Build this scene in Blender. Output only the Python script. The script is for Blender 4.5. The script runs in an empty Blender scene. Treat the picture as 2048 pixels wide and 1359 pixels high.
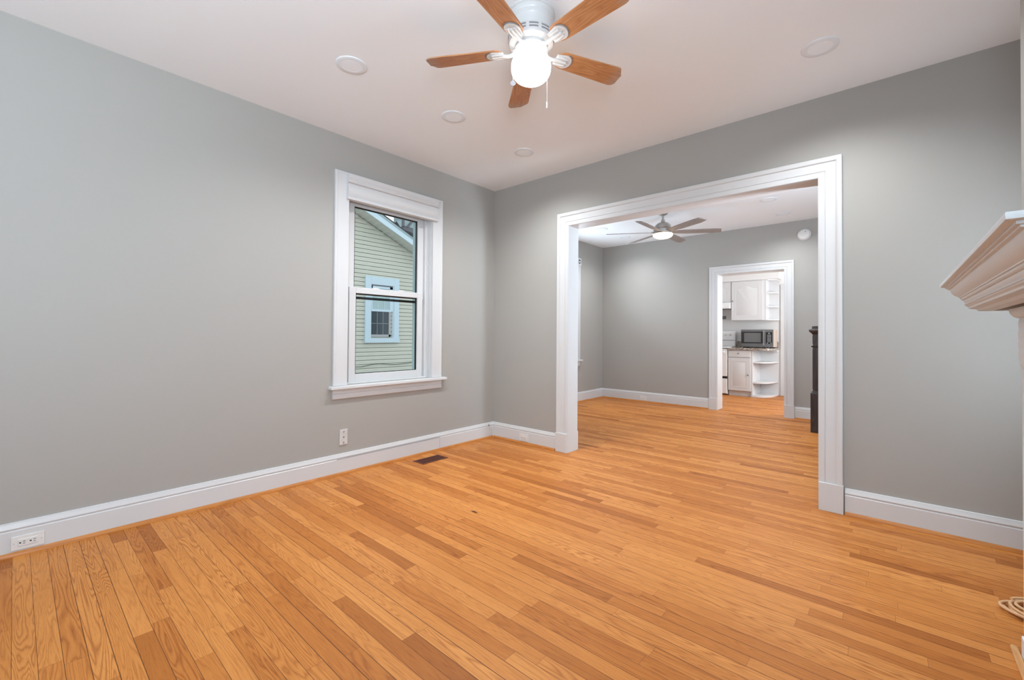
import bpy, math, random
from mathutils import Vector, Matrix
PI = math.pi
scene = bpy.context.scene
col = scene.collection

# ------------------------------------------------------------------ camera
F_PX, YAW, PITCH, ROLL, Y0, CAM_H = 870.728, 0.718489, 0.0122958, 0.00721913, 657.66, 1.136493
cd = bpy.data.cameras.new('camera'); cam = bpy.data.objects.new('camera', cd); col.objects.link(cam)
Fv = Vector((-math.sin(YAW) * math.cos(PITCH), math.cos(YAW) * math.cos(PITCH), math.sin(PITCH)))
Rv = Vector((math.cos(YAW), math.sin(YAW), 0)); Uv = Rv.cross(Fv)
R2 = Rv * math.cos(ROLL) + Uv * math.sin(ROLL); U2 = -Rv * math.sin(ROLL) + Uv * math.cos(ROLL)
m = Matrix((R2, U2, -Fv)).transposed().to_4x4(); m.translation = (0, 0, CAM_H)
cam.matrix_world = m
cd.sensor_width = 36; cd.sensor_fit = 'HORIZONTAL'; cd.lens = 36 * F_PX / 2048
cd.shift_y = (Y0 - 1359 / 2) / 2048
cd.clip_start = 0.02; cd.clip_end = 200
scene.camera = cam

# ------------------------------------------------------------------ world, exposure, daylight and added fill
scene.view_settings.view_transform = 'Standard'
scene.view_settings.look = 'None'
scene.view_settings.exposure = 0.20
scene.view_settings.gamma = 1.0
scene.view_settings.use_curve_mapping = False
w = bpy.data.worlds.new('overcast_sky'); scene.world = w; w.use_nodes = True
bg = w.node_tree.nodes['Background']; bg.inputs[0].default_value = (0.86, 0.93, 1.0, 1); bg.inputs[1].default_value = 1.42

def area(name, loc, rot, sx, sy, power, color=(1, 1, 1), spread=180):
    l = bpy.data.lights.new(name, 'AREA'); l.shape = 'RECTANGLE'; l.size = sx; l.size_y = sy
    l.energy = power; l.color = color; l.spread = math.radians(spread)
    o = bpy.data.objects.new(name, l); col.objects.link(o); o.location = loc; o.rotation_euler = rot
    return o
COOL = (0.775, 0.92, 1.065)
# daylight at the dining room's left window; the rest are added fill lights
UP = math.radians(38)
for wx in (-1.55, -0.05):
    area('front_fill', (wx, -2.62, 1.55), (PI / 2 + UP, 0, 0), 1.05, 1.5, 25, COOL, 150)  # added fill at invented windows behind the camera, tilted up to the ceiling
area('alcove_fill', (0.83, 3.00, 1.30), (0, PI / 2 + 0.02, 0), 1.2, 0.50, 6.5, COOL, 170)  # added fill for the far right side, at an invented alcove window
area('side_fill', (0.83, -0.55, 1.62), (0, PI / 2 + UP, 0), 1.3, 0.9, 96, COOL, 150)  # added fill to even out ceiling and left wall, at an invented window
area('daylight_dining_window', (-4.10, 5.82, 1.55), (0, -PI / 2 - UP, 0), 1.4, 0.75, 22, COOL, 150)
area('stair_fill', (1.36, 4.00, 1.6), (0, PI / 2 + UP, 0), 1.7, 0.48, 122, COOL, 150)  # added fill for the dining room, at an invented window out of view
area('kitchen_fill', (0.17, 8.35, 1.55), (0, PI / 2, 0), 1.4, 1.2, 62, (0.95, 0.98, 1.0))  # added fill for the kitchen; this wall has no window
def downlight(x, y, power):
    l = bpy.data.lights.new('downlight_lamp', 'SPOT'); l.energy = power; l.color = (0.93, 0.97, 1.0)
    l.spot_size = math.radians(150); l.spot_blend = 1.0; l.shadow_soft_size = 0.055
    o = bpy.data.objects.new('downlight_lamp', l); col.objects.link(o); o.location = (x, y, 2.725)

# ------------------------------------------------------------------ material helpers
class NT:
    def __init__(s, name):
        s.m = bpy.data.materials.new(name); s.m.use_nodes = True; s.t = s.m.node_tree
        s.b = s.t.nodes['Principled BSDF']; s.out = s.t.nodes['Material Output']
        s._tc = None
    def n(s, typ, **kw):
        x = s.t.nodes.new(typ)
        for k, v in kw.items(): setattr(x, k, v)
        return x
    def set(s, inp, v):
        if hasattr(v, 'is_linked') or isinstance(v, bpy.types.NodeSocket): s.t.links.new(v, inp)
        else: inp.default_value = v
    def tc(s):
        if s._tc is None: s._tc = s.n('ShaderNodeTexCoord')
        return s._tc.outputs['Object']
    def math(s, op, a, b=0.0, c=None):
        x = s.n('ShaderNodeMath', operation=op); s.set(x.inputs[0], a); s.set(x.inputs[1], b)
        if c is not None: s.set(x.inputs[2], c)
        return x.outputs[0]
    def xyz(s, v):
        x = s.n('ShaderNodeSeparateXYZ'); s.set(x.inputs[0], v); return x.outputs
    def comb(s, a, b, c):
        x = s.n('ShaderNodeCombineXYZ'); s.set(x.inputs[0], a); s.set(x.inputs[1], b); s.set(x.inputs[2], c); return x.outputs[0]
    def mix(s, f, a, b, blend='MIX'):
        x = s.n('ShaderNodeMix', data_type='RGBA', blend_type=blend)
        s.set(x.inputs[0], f); s.set(x.inputs[6], a); s.set(x.inputs[7], b); return x.outputs[2]
    def noise(s, v, scale, detail=2.0, rough=0.5, dist=0.0):
        x = s.n('ShaderNodeTexNoise'); s.set(x.inputs['Vector'], v)
        x.inputs['Scale'].default_value = scale; x.inputs['Detail'].default_value = detail
        x.inputs['Roughness'].default_value = rough; x.inputs['Distortion'].default_value = dist
        return x.outputs['Fac']
    def white(s, v):
        x = s.n('ShaderNodeTexWhiteNoise', noise_dimensions='3D'); s.set(x.inputs[0], v); return x.outputs
    def ramp(s, f, stops):
        x = s.n('ShaderNodeValToRGB'); s.set(x.inputs[0], f); e = x.color_ramp.elements
        while len(e) < len(stops): e.new(0.5)
        for i, (p, c) in enumerate(stops): e[i].position = p; e[i].color = (*c, 1)
        return x.outputs[0]
    def mapr(s, f, a, b, c=0.0, d=1.0):
        x = s.n('ShaderNodeMapRange'); s.set(x.inputs[0], f)
        for i, v in enumerate((a, b, c, d)): s.set(x.inputs[i + 1], v)
        return x.outputs[0]
    def bump(s, h, strength=0.2, dist=0.001):
        x = s.n('ShaderNodeBump'); x.inputs['Strength'].default_value = strength; x.inputs['Distance'].default_value = dist
        s.set(x.inputs['Height'], h); s.t.links.new(x.outputs[0], s.b.inputs['Normal'])
    def base(s, c, rough=0.5, metal=0.0, spec=0.5):
        s.set(s.b.inputs['Base Color'], (*c, 1) if isinstance(c, tuple) else c)
        s.set(s.b.inputs['Roughness'], rough); s.b.inputs['Metallic'].default_value = metal
        s.b.inputs['Specular IOR Level'].default_value = spec
        return s

def paint(name, c, rough=0.5, var=0.03, nscale=3.0, bump=0.05, bscale=300, metal=0.0, spec=0.4):
    n = NT(name)
    f = n.noise(n.tc(), nscale, 3)
    n.base(n.mix(f, (*[x * (1 - var) for x in c], 1), (*[min(1, x * (1 + var)) for x in c], 1)), rough, metal, spec)
    if bump: n.bump(n.noise(n.tc(), bscale, 2), bump, 0.0006)
    return n.m

def wood(name, dark, light, axis=0, scale=1.0, rough=0.4, dust=None):
    n = NT(name); o = n.xyz(n.tc()); a = [o[0], o[1], o[2]]
    a = [n.math('MULTIPLY', a[i], (1.6 if i == axis else 16) * scale) for i in range(3)]
    v = n.comb(*a)
    rings = n.math('FRACT', n.math('MULTIPLY', n.noise(v, 0.9, 2, 0.5, 0.6), 9.0))
    rings = n.math('ABSOLUTE', n.math('SUBTRACT', rings, 0.5))
    b = [n.math('MULTIPLY', [o[0], o[1], o[2]][i], (12 if i == axis else 260) * scale) for i in range(3)]
    fine = n.noise(n.comb(*b), 1.0, 2)
    f = n.math('ADD', n.math('MULTIPLY', rings, 1.1), n.math('MULTIPLY', fine, 0.45))
    c = n.mix(f, (*dark, 1), (*light, 1))
    if dust:
        r = n.math('SQRT', n.math('ADD', n.math('MULTIPLY', o[0], o[0]), n.math('MULTIPLY', o[1], o[1])))
        d = n.math('MULTIPLY', n.mapr(r, 0.47, 0.545), n.noise(n.tc(), 90, 4, 0.7))
        c = n.mix(n.math('MULTIPLY', d, 1.1), c, (*dust, 1))
    n.base(c, rough, 0, 0.4); n.bump(fine, 0.08, 0.0005)
    return n.m

def emit(name, c, strength):
    n = NT(name); n.base(c, 0.4)
    n.b.inputs['Emission Color'].default_value = (*c, 1); n.b.inputs['Emission Strength'].default_value = strength
    return n.m

def glass(name, tint=(0.94, 0.972, 0.968), refl=0.025):
    n = NT(name); t = n.n('ShaderNodeBsdfTransparent'); t.inputs[0].default_value = (*tint, 1)
    g = n.n('ShaderNodeBsdfGlossy'); g.inputs['Roughness'].default_value = 0.02
    x = n.n('ShaderNodeMixShader'); x.inputs[0].default_value = refl
    n.t.links.new(t.outputs[0], x.inputs[1]); n.t.links.new(g.outputs[0], x.inputs[2]); n.t.links.new(x.outputs[0], n.out.inputs[0])
    return n.m

def floor_material():
    n = NT('oak_strip_floor'); W = 0.0595
    o = n.xyz(n.tc()); X, Y = o[0], o[1]
    fy = n.math('DIVIDE', n.math('SUBTRACT', Y, 0.0095), W)
    row = n.math('FLOOR', fy); ty = n.math('SUBTRACT', fy, row)
    r1 = n.white(n.comb(row, 3.1, 0.7))[0]
    r2 = n.white(n.comb(row, 9.7, 5.3))[0]
    L = n.math('ADD', n.math('MULTIPLY', r1, 0.75), 0.45)
    fx = n.math('ADD', n.math('DIVIDE', X, L), n.math('MULTIPLY', r2, 37.3))
    cl = n.math('FLOOR', fx); tx = n.math('SUBTRACT', fx, cl)
    h = n.white(n.comb(row, cl, 2.2)); hv = h[0]; hc = n.xyz(h[1])
    # joints
    dy = n.math('MULTIPLY', n.math('MINIMUM', ty, n.math('SUBTRACT', 1.0, ty)), W)
    dx = n.math('MULTIPLY', n.math('MINIMUM', tx, n.math('SUBTRACT', 1.0, tx)), L)
    gw = n.math('ADD', n.math('MULTIPLY', n.math('POWER', r2, 2.0), 0.0011), 0.0007)
    gap_y = n.math('LESS_THAN', dy, gw)
    gap_x = n.math('LESS_THAN', dx, 0.0007)
    gap = n.math('MAXIMUM', gap_y, n.math('MULTIPLY', gap_x, 0.6))
    # grain
    gx = n.math('ADD', n.math('MULTIPLY', X, 1.25), n.math('MULTIPLY', hv, 57.0))
    gy = n.math('ADD', n.math('MULTIPLY', Y, 18.0), n.math('MULTIPLY', hc[0], 31.0))
    big = n.noise(n.comb(gx, gy, hc[1]), 1.0, 1.5, 0.5, 0.35)
    rr = n.math('MULTIPLY', big, n.math('ADD', n.math('MULTIPLY', hc[2], 14.0), 11.0))
    tri = n.math('MULTIPLY', n.math('ABSOLUTE', n.math('SUBTRACT', n.math('FRACT', rr), 0.5)), 2.0)
    tri = n.math('POWER', tri, 2.2)
    fine = n.noise(n.comb(n.math('MULTIPLY', X, 22), n.math('MULTIPLY', Y, 520), hv), 1.0, 2, 0.6)
    pores = n.mapr(fine, 0.52, 0.72)
    tone = n.ramp(hv, [(0.0, (0.37, 0.116, 0.017)), (0.12, (0.49, 0.168, 0.030)), (0.5, (0.585, 0.222, 0.048)), (1.0, (0.67, 0.278, 0.070))])
    dark = n.mix(1.0, tone, (0.60, 0.46, 0.33, 1), 'MULTIPLY')
    amt = n.math('ADD', n.math('MULTIPLY', n.math('MULTIPLY', tri, n.math('ADD', n.math('MULTIPLY', hc[1], 0.55), 0.35)), 1.0), n.math('MULTIPLY', pores, 0.42))
    c = n.mix(n.math('MINIMUM', amt, 1.0), tone, dark)
    cloud = n.noise(n.comb(n.math('MULTIPLY', X, 1.3), n.math('MULTIPLY', Y, 5.0), hv), 1.6, 3)
    c = n.mix(n.mapr(cloud, 0.35, 0.7, 0.0, 0.45), c, n.mix(1.0, c, (0.84, 0.76, 0.66, 1), 'MULTIPLY'))
    # small knots and a gouge that sit in the boards
    kn = n.n('ShaderNodeTexVoronoi'); kn.inputs['Scale'].default_value = 1.0
    n.set(kn.inputs['Vector'], n.comb(n.math('MULTIPLY', X, 1.5), n.math('MULTIPLY', Y, 3.4), 0.0))
    knot = n.mapr(kn.outputs['Distance'], 0.012, 0.026, 1.0, 0.0)
    gx2 = n.math('MULTIPLY', n.math('SUBTRACT', X, -2.018), 26.0); gy2 = n.math('MULTIPLY', n.math('SUBTRACT', Y, 1.956), 75.0)
    gg = n.math('SQRT', n.math('ADD', n.math('MULTIPLY', gx2, gx2), n.math('MULTIPLY', gy2, gy2)))
    gouge = n.mapr(n.math('ADD', gg, n.math('MULTIPLY', n.noise(n.tc(), 90), 1.2)), 1.1, 1.5, 1.0, 0.0)
    mark = n.math('MAXIMUM', n.math('MULTIPLY', knot, 0.75), gouge)
    c = n.mix(mark, c, (0.10, 0.025, 0.006, 1))
    c = n.mix(n.math('MULTIPLY', gap, 0.85), c, (0.07, 0.022, 0.006, 1))
    n.base(c, n.math('ADD', n.math('MULTIPLY', fine, 0.10), 0.40), 0, 0.25)
    hgt = n.math('SUBTRACT', n.math('MULTIPLY', fine, 0.15), gap)
    n.bump(hgt, 0.35, 0.0008)
    return n.m

def granite():
    n = NT('speckled_granite'); v = n.n('ShaderNodeTexVoronoi'); n.set(v.inputs['Vector'], n.tc()); v.inputs['Scale'].default_value = 75
    k = n.noise(n.tc(), 45, 4, 0.7)
    s = n.math('MULTIPLY', n.white(v.outputs['Color'])[0], 1.0)
    c = n.ramp(n.math('ADD', n.math('MULTIPLY', s, 0.6), n.math('MULTIPLY', k, 0.4)), [(0.15, (0.05, 0.045, 0.045)), (0.4, (0.26, 0.21, 0.18)), (0.62, (0.42, 0.37, 0.32)), (0.85, (0.62, 0.57, 0.50))])
    n.base(c, 0.2); return n.m

M = {}
M['wall'] = paint('warm_grey_wall_paint', (0.374, 0.362, 0.338), 0.6, 0.012, 0.7, 0.06, 260)
M['ceil'] = paint('white_ceiling_paint', (0.85, 0.885, 0.91), 0.8, 0.01, 2.0, 0.10, 90)
M['trim'] = paint('white_semigloss_trim', (0.625, 0.63, 0.635), 0.32, 0.012, 2.0, 0.03, 60)
M['kwall'] = paint('kitchen_white_paint', (0.74, 0.74, 0.745), 0.6, 0.01)
M['floor'] = floor_material()
M['shoe'] = wood('stained_oak_moulding', (0.40, 0.13, 0.022), (0.60, 0.25, 0.065), 1, 0.7, 0.35)
M['shoex'] = wood('stained_oak_moulding_across', (0.40, 0.13, 0.022), (0.60, 0.25, 0.065), 0, 0.7, 0.35)
M['blade'] = wood('cherry_fan_blade', (0.34, 0.130, 0.045), (0.56, 0.275, 0.120), 0, 1.4, 0.42, dust=(0.34, 0.30, 0.27))
M['fanwhite'] = paint('white_fan_enamel', (0.58, 0.575, 0.57), 0.3, 0.01)
M['slot'] = paint('shaded_grey_slot', (0.22, 0.22, 0.225), 0.6, 0.02)
M['globe'] = emit('lit_opal_glass', (1.0, 0.97, 0.93), 5.5)
M['bowl'] = emit('lit_frosted_bowl', (1.0, 0.78, 0.50), 5)
M['chain'] = paint('pull_chain_metal', (0.75, 0.75, 0.73), 0.35, 0.02, metal=0.3)
M['nickel'] = paint('brushed_nickel', (0.46, 0.44, 0.42), 0.35, 0.05, 20, metal=0.75)
M['driftblade'] = wood('driftwood_grey_blade', (0.22, 0.19, 0.175), (0.34, 0.30, 0.28), 0, 1.2, 0.55)
M['motor'] = paint('greige_motor_shell', (0.42, 0.385, 0.355), 0.45, 0.03)
M['lens'] = paint('white_recessed_lens', (0.85, 0.90, 0.94), 0.5, 0.01)
M['ring'] = paint('white_recessed_ring', (0.76, 0.81, 0.85), 0.5, 0.01)
M['plate'] = paint('white_plastic_plate', (0.72, 0.71, 0.69), 0.4, 0.01)
M['plate2'] = paint('grey_white_wall_plate', (0.58, 0.57, 0.55), 0.4, 0.01)
M['black'] = paint('black_plastic', (0.012, 0.012, 0.013), 0.4, 0.1)
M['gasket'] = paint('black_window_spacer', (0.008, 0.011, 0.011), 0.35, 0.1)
M['glass'] = glass('tinted_double_glazing')
M['vent'] = paint('brown_floor_register', (0.135, 0.032, 0.016), 0.45, 0.08, 30, metal=0.2)
M['ventdark'] = paint('register_duct_dark', (0.02, 0.008, 0.006), 0.8, 0.1)
M['mantel'] = paint('white_mantel_paint', (0.67, 0.70, 0.72), 0.42, 0.012, 2, 0.04, 80)
M['newel'] = wood('dark_walnut_newel', (0.015, 0.009, 0.008), (0.062, 0.042, 0.037), 2, 1.0, 0.38)
M['cord'] = paint('tan_vinyl_cord', (0.70, 0.42, 0.22), 0.4, 0.04)
M['plug'] = paint('brown_plug', (0.22, 0.09, 0.05), 0.4, 0.05)
M['cab'] = paint('white_cabinet_lacquer', (0.67, 0.67, 0.68), 0.35, 0.01)
M['knob'] = paint('pewter_knob', (0.30, 0.30, 0.31), 0.3, 0.05, metal=0.6)
M['granite'] = granite()
M['steel'] = paint('dark_stainless', (0.20, 0.20, 0.205), 0.3, 0.06, 12, metal=0.6)
M['steelh'] = paint('light_stainless', (0.34, 0.34, 0.35), 0.28, 0.06, 12, metal=0.7)
M['mwblack'] = paint('smoked_door_glass', (0.035, 0.035, 0.037), 0.12, 0.05)
M['mwwin'] = paint('grey_mesh_window', (0.15, 0.15, 0.15), 0.25, 0.08, 60)
M['mwside'] = paint('taupe_painted_side', (0.46, 0.37, 0.31), 0.4, 0.02)
M['mwmark'] = paint('pale_key_print', (0.55, 0.56, 0.57), 0.5, 0.02)
M['ltgrey'] = paint('light_grey_enamel', (0.42, 0.42, 0.43), 0.4, 0.02)
M['enamel'] = paint('white_range_enamel', (0.82, 0.82, 0.83), 0.2, 0.01)
M['siding'] = paint('sage_vinyl_siding', (0.625, 0.62, 0.535), 0.6, 0.05, 2.5, 0.05, 60)
M['exttrim'] = paint('pale_blue_white_trim', (0.60, 0.72, 0.80), 0.5, 0.02)
M['soffit'] = paint('sage_grey_soffit', (0.60, 0.62, 0.57), 0.6, 0.03)
M['roof'] = paint('charcoal_shingle', (0.045, 0.045, 0.05), 0.9, 0.3, 30, 0.5, 60)
M['gutter'] = paint('slate_grey_gutter', (0.13, 0.13, 0.145), 0.5, 0.05)
M['gutterlt'] = paint('weathered_teal_panel', (0.34, 0.42, 0.43), 0.5, 0.05)
M['shade'] = paint('pale_teal_window_shade', (0.42, 0.54, 0.55), 0.7, 0.04)
M['extglass'] = paint('dark_slate_window_glass', (0.035, 0.05, 0.065), 0.08, 0.2, 4, spec=0.5)
M['extjamb'] = paint('teal_white_exterior_jamb', (0.40, 0.51, 0.52), 0.5, 0.03)
M['bounce_ground'] = paint('pale_bounce_ground', (0.48, 0.47, 0.45), 0.9, 0.1, 8, 0.3, 60)  # unseen ground, made pale to bounce light up to the soffit
M['wire'] = paint('black_cable_jacket', (0.03, 0.035, 0.035), 0.5, 0.1)
M['tile'] = paint('white_hearth_block', (0.74, 0.76, 0.80), 0.3, 0.01)

# ------------------------------------------------------------------ geometry helpers
class MB:
    def __init__(s): s.v = []; s.f = []
    def add(s, vs, fs):
        k = len(s.v); s.v += [tuple(p) for p in vs]; s.f += [tuple(i + k for i in f) for f in fs]; return s
    def box(s, x0, x1, y0, y1, z0, z1):
        x0, x1 = min(x0, x1), max(x0, x1); y0, y1 = min(y0, y1), max(y0, y1); z0, z1 = min(z0, z1), max(z0, z1)
        return s.add([(x0, y0, z0), (x1, y0, z0), (x1, y1, z0), (x0, y1, z0), (x0, y0, z1), (x1, y0, z1), (x1, y1, z1), (x0, y1, z1)],
                     [(0, 3, 2, 1), (4, 5, 6, 7), (0, 1, 5, 4), (1, 2, 6, 5), (2, 3, 7, 6), (3, 0, 4, 7)])
    def lathe(s, prof, c=(0, 0, 0), seg=48, axis='z'):
        """prof: (radius, height) from one end to the other; closed at radius 0"""
        vs = []; fs = []; n = len(prof)
        for r, h in prof:
            for k in range(seg):
                a = 2 * PI * k / seg; p = (r * math.cos(a), r * math.sin(a), h)
                if axis == 'x': p = (p[2], p[0], p[1])
                if axis == 'y': p = (p[1], p[2], p[0])
                vs.append((p[0] + c[0], p[1] + c[1], p[2] + c[2]))
        for i in range(n - 1):
            for k in range(seg):
                k2 = (k + 1) % seg; fs.append((i * seg + k, i * seg + k2, (i + 1) * seg + k2, (i + 1) * seg + k))
        fs.append(tuple(range(seg))[::-1]); fs.append(tuple((n - 1) * seg + k for k in range(seg)))
        return s.add(vs, fs)
    def prism(s, pts, h0, h1, f=lambda a, b, h: (a, b, h)):
        n = len(pts)
        vs = [f(a, b, h0) for a, b in pts] + [f(a, b, h1) for a, b in pts]
        return s.add(vs, [tuple(range(n))[::-1], tuple(range(n, 2 * n))] + [(i, (i + 1) % n, n + (i + 1) % n, n + i) for i in range(n)])
    def sweep(s, path, prof, f, closed=False, cap=True):
        """path in a plane, prof = (outward offset, height) ; f maps (a, b, height) to space; outward is to the right of travel"""
        n = len(path); out = []
        for i, p in enumerate(path):
            def nrm(a, b):
                dx, dy = b[0] - a[0], b[1] - a[1]; l = math.hypot(dx, dy); return (dy / l, -dx / l)
            if closed: n1 = nrm(path[i - 1], p); n2 = nrm(p, path[(i + 1) % n])
            else:
                n1 = nrm(path[i - 1], p) if i > 0 else nrm(p, path[1]); n2 = nrm(p, path[i + 1]) if i < n - 1 else n1
            k = 1 + n1[0] * n2[0] + n1[1] * n2[1]
            out.append(((n1[0] + n2[0]) / k, (n1[1] + n2[1]) / k))
        q = len(prof); vs = []
        for p, o in zip(path, out):
            for d, h in prof: vs.append(f(p[0] + o[0] * d, p[1] + o[1] * d, h))
        fs = []
        for i in range(n if closed else n - 1):
            j = (i + 1) % n
            for k in range(q):
                k2 = (k + 1) % q; fs.append((i * q + k, j * q + k, j * q + k2, i * q + k2))
        if not closed and cap: fs += [tuple(range(q)), tuple((n - 1) * q + k for k in range(q))[::-1]]
        return s.add(vs, fs)
    def tube(s, pts, r, seg=10, closed=False):
        pts = [Vector(p) for p in pts]; n = len(pts); vs = []; up = Vector((0, 0, 1)); last = None
        for i, p in enumerate(pts):
            if closed: t = pts[(i + 1) % n] - pts[i - 1]
            else: t = pts[min(i + 1, n - 1)] - pts[max(i - 1, 0)]
            t.normalize()
            a = last - t * last.dot(t) if last is not None else (up if abs(t.z) < 0.9 else Vector((1, 0, 0))).cross(t)
            a.normalize(); last = a; b = t.cross(a)
            for k in range(seg):
                th = 2 * PI * k / seg; vs.append(p + (a * math.cos(th) + b * math.sin(th)) * r)
        fs = []
        for i in range(n if closed else n - 1):
            j = (i + 1) % n
            for k in range(seg): k2 = (k + 1) % seg; fs.append((i * seg + k, i * seg + k2, j * seg + k2, j * seg + k))
        if not closed: fs += [tuple(range(seg))[::-1], tuple((n - 1) * seg + k for k in range(seg))]
        return s.add(vs, fs)
    def move(s, M4): s.v = [tuple(M4 @ Vector(p)) for p in s.v]; return s
    def join(s, o): return s.add(o.v, o.f)

WP = {}   # world position of each object (no object here is rotated unless it is a fan part)
def build(name, mb, mat, parent=None, smooth=None, bevel=0, origin=None, local=False):
    if origin is None:
        xs = [v[0] for v in mb.v]; ys = [v[1] for v in mb.v]; zs = [v[2] for v in mb.v]
        origin = ((min(xs) + max(xs)) / 2, (min(ys) + max(ys)) / 2, min(zs))
    if local: origin = (0, 0, 0)
    me = bpy.data.meshes.new(name)
    me.from_pydata([(v[0] - origin[0], v[1] - origin[1], v[2] - origin[2]) for v in mb.v], [], mb.f)
    me.validate(); me.update()
    import bmesh
    b = bmesh.new(); b.from_mesh(me); bmesh.ops.recalc_face_normals(b, faces=b.faces); b.to_mesh(me); b.free()
    me.materials.append(mat)
    if smooth is not None:
        me.polygons.foreach_set('use_smooth', [True] * len(me.polygons)); me.set_sharp_from_angle(angle=math.radians(smooth))
    o = bpy.data.objects.new(name, me); col.objects.link(o)
    pw = WP.get(parent.name, Vector((0, 0, 0))) if parent else Vector((0, 0, 0))
    if local: o.location = (0, 0, 0); WP[o.name] = pw
    else: o.location = Vector(origin) - pw; WP[o.name] = Vector(origin)
    if parent: o.parent = parent
    if bevel:
        bv = o.modifiers.new('bevel', 'BEVEL'); bv.width = bevel; bv.segments = 2; bv.limit_method = 'ANGLE'
    return o
def tag(o, label=None, cat=None, group=None, kind=None):
    if label: o['label'] = label
    if cat: o['category'] = cat
    if group: o['group'] = group
    if kind: o['kind'] = kind
    return o
def thing(name, loc, label, cat, group=None, rz=0):
    o = bpy.data.objects.new(name, None); col.objects.link(o); o.location = loc; o.rotation_euler[2] = rz
    o.empty_display_size = 0.1; WP[o.name] = Vector(loc)
    return tag(o, label, cat, group)
def struct(name, mb, mat, **k): return tag(build(name, mb, mat, **k), kind='structure')
def sempty(name, loc):
    o = bpy.data.objects.new(name, None); col.objects.link(o); o.location = loc; WP[o.name] = Vector(loc); o['kind'] = 'structure'; return o
def copy_tree(o, parent=None):
    c = o.copy(); col.objects.link(c); c.parent = parent
    if parent is None: WP[c.name] = WP.get(o.name, Vector((0, 0, 0)))
    for ch in [x for x in list(col.objects) if x.parent == o]: copy_tree(ch, c)
    return c

H = 2.74; XL = -3.361; YB = 3.533; XR = 0.85; YF = -2.5
XD = -4.02; YD = 7.13; XDR = 1.3; YK0 = 7.36; YK = 9.72

def wall_mb(axis, p0, p1, a0, a1, z0, z1, holes):
    """box grid: axis 'x' = slab between x p0..p1 running along y"""
    m = MB(); A = sorted({a0, a1, *[h[0] for h in holes], *[h[1] for h in holes]}); Z = sorted({z0, z1, *[h[2] for h in holes], *[h[3] for h in holes]})
    for i in range(len(A) - 1):
        run = None
        for j in range(len(Z) - 1):
            ca = (A[i] + A[i + 1]) / 2; cz = (Z[j] + Z[j + 1]) / 2
            if any(h[0] < ca < h[1] and h[2] < cz < h[3] for h in holes):
                if run: (m.box(p0, p1, A[i], A[i + 1], *run) if axis == 'x' else m.box(A[i], A[i + 1], p0, p1, *run)); run = None
            else: run = (run[0] if run else Z[j], Z[j + 1])
        if run: (m.box(p0, p1, A[i], A[i + 1], *run) if axis == 'x' else m.box(A[i], A[i + 1], p0, p1, *run))
    return m

# ------------------------------------------------------------------ the shell
struct('floor', MB().box(-4.25, 1.55, -2.75, 9.95, -0.12, 0), M['floor'], origin=(0, 0, 0))
struct('ceiling', MB().box(-4.25, 1.55, -2.75, 9.95, H, H + 0.14), M['ceil'], origin=(0, 0, 0))
WIN = (1.79, 2.655, 0.715, 2.33)
struct('wall_left', wall_mb('x', XL - 0.20, XL, YF - 0.2, YB, 0, H, [WIN]), M['wall'])
OP = (-2.36, -0.37, 0, 2.194)
struct('wall_back', wall_mb('y', YB, 3.68, -4.22, 1.5, 0, H, [OP]), M['wall'])
FW = [(-2.1, -1.0, 0.75, 2.35), (-0.6, 0.5, 0.75, 2.35)]
struct('wall_front', wall_mb('y', YF - 0.2, YF, XL - 0.0, XR + 0.2, 0, H, FW), M['wall'])
AW = [(2.74, 3.40, 0.66, 2.1), (-1.05, -0.05, 0.9, 2.3)]
struct('wall_right', wall_mb('x', XR, XR + 0.2, YF, YB, 0, H, AW), M['wall'])
struct('wall_chimney_breast', MB().box(0.383, XR, 0.95, 2.60, 0, H), M['wall'])
DW = (5.40, 6.235, 0.72, 2.31)
struct('wall_dining_left', wall_mb('x', XD - 0.2, XD, 3.68, YD, 0, H, [DW]), M['wall'])
SW = (3.74, 4.27, 0.7, 2.45)
struct('wall_dining_right', wall_mb('x', XDR, XDR + 0.2, 3.68, YD, 0, H, [SW]), M['wall'])
KO = (-2.03, -1.145, 0, 2.083)
struct('wall_dining_back', wall_mb('y', YD, YK0, -4.22, 1.5, 0, H, [KO]), M['wall'])
struct('wall_kitchen_back', MB().box(-3.6, 0.4, YK, YK + 0.2, 0, H), M['kwall'])
struct('wall_kitchen_left', MB().box(-3.6, -3.4, YK0, YK, 0, H), M['kwall'])
struct('wall_kitchen_right', MB().box(0.2, 0.4, YK0, YK, 0, H), M['kwall'])

# casing / base profiles
def xyf(a, b, h): return (a, b, h)
BASE = [(0, 0), (0.018, 0), (0.018, 0.122), (0.0135, 0.127), (0.0135, 0.131), (0.018, 0.136), (0.0155, 0.147), (0.011, 0.156), (0.010, 0.163), (0, 0.166)]
SHOE = [(0.018, 0), (0.034, 0), (0.033, 0.009), (0.028, 0.017), (0.018, 0.020)]
# outward = right of travel
def base_run(name, path):
    m = MB().sweep(path, BASE, xyf); return struct(name, m, M['trim'], smooth=25)
def shoe_run(name, path, mat='shoe'):
    return struct(name, MB().sweep(path, SHOE, xyf), M[mat], smooth=40)
base_run('baseboard_left', [(XL, YF), (XL, YB), (-2.497, YB)]) 
shoe_run('trim_3', [(XL, YF), (XL, YB)]); shoe_run('trim_4', [(XL, YB), (-2.497, YB)], 'shoex')
base_run('baseboard_back', [(-0.233, YB), (XR, YB), (XR, 2.60)])
shoe_run('trim_5', [(-0.233, YB), (XR, YB)], 'shoex'); shoe_run('trim_6', [(XR, YB), (XR, 2.60)])
base_run('baseboard_dining_left', [(XD, 3.68), (XD, YD), (-2.152, YD)])
shoe_run('trim_7', [(XD, 3.68), (XD, YD)]); shoe_run('trim_8', [(XD, YD), (-2.152, YD)], 'shoex')
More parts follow.
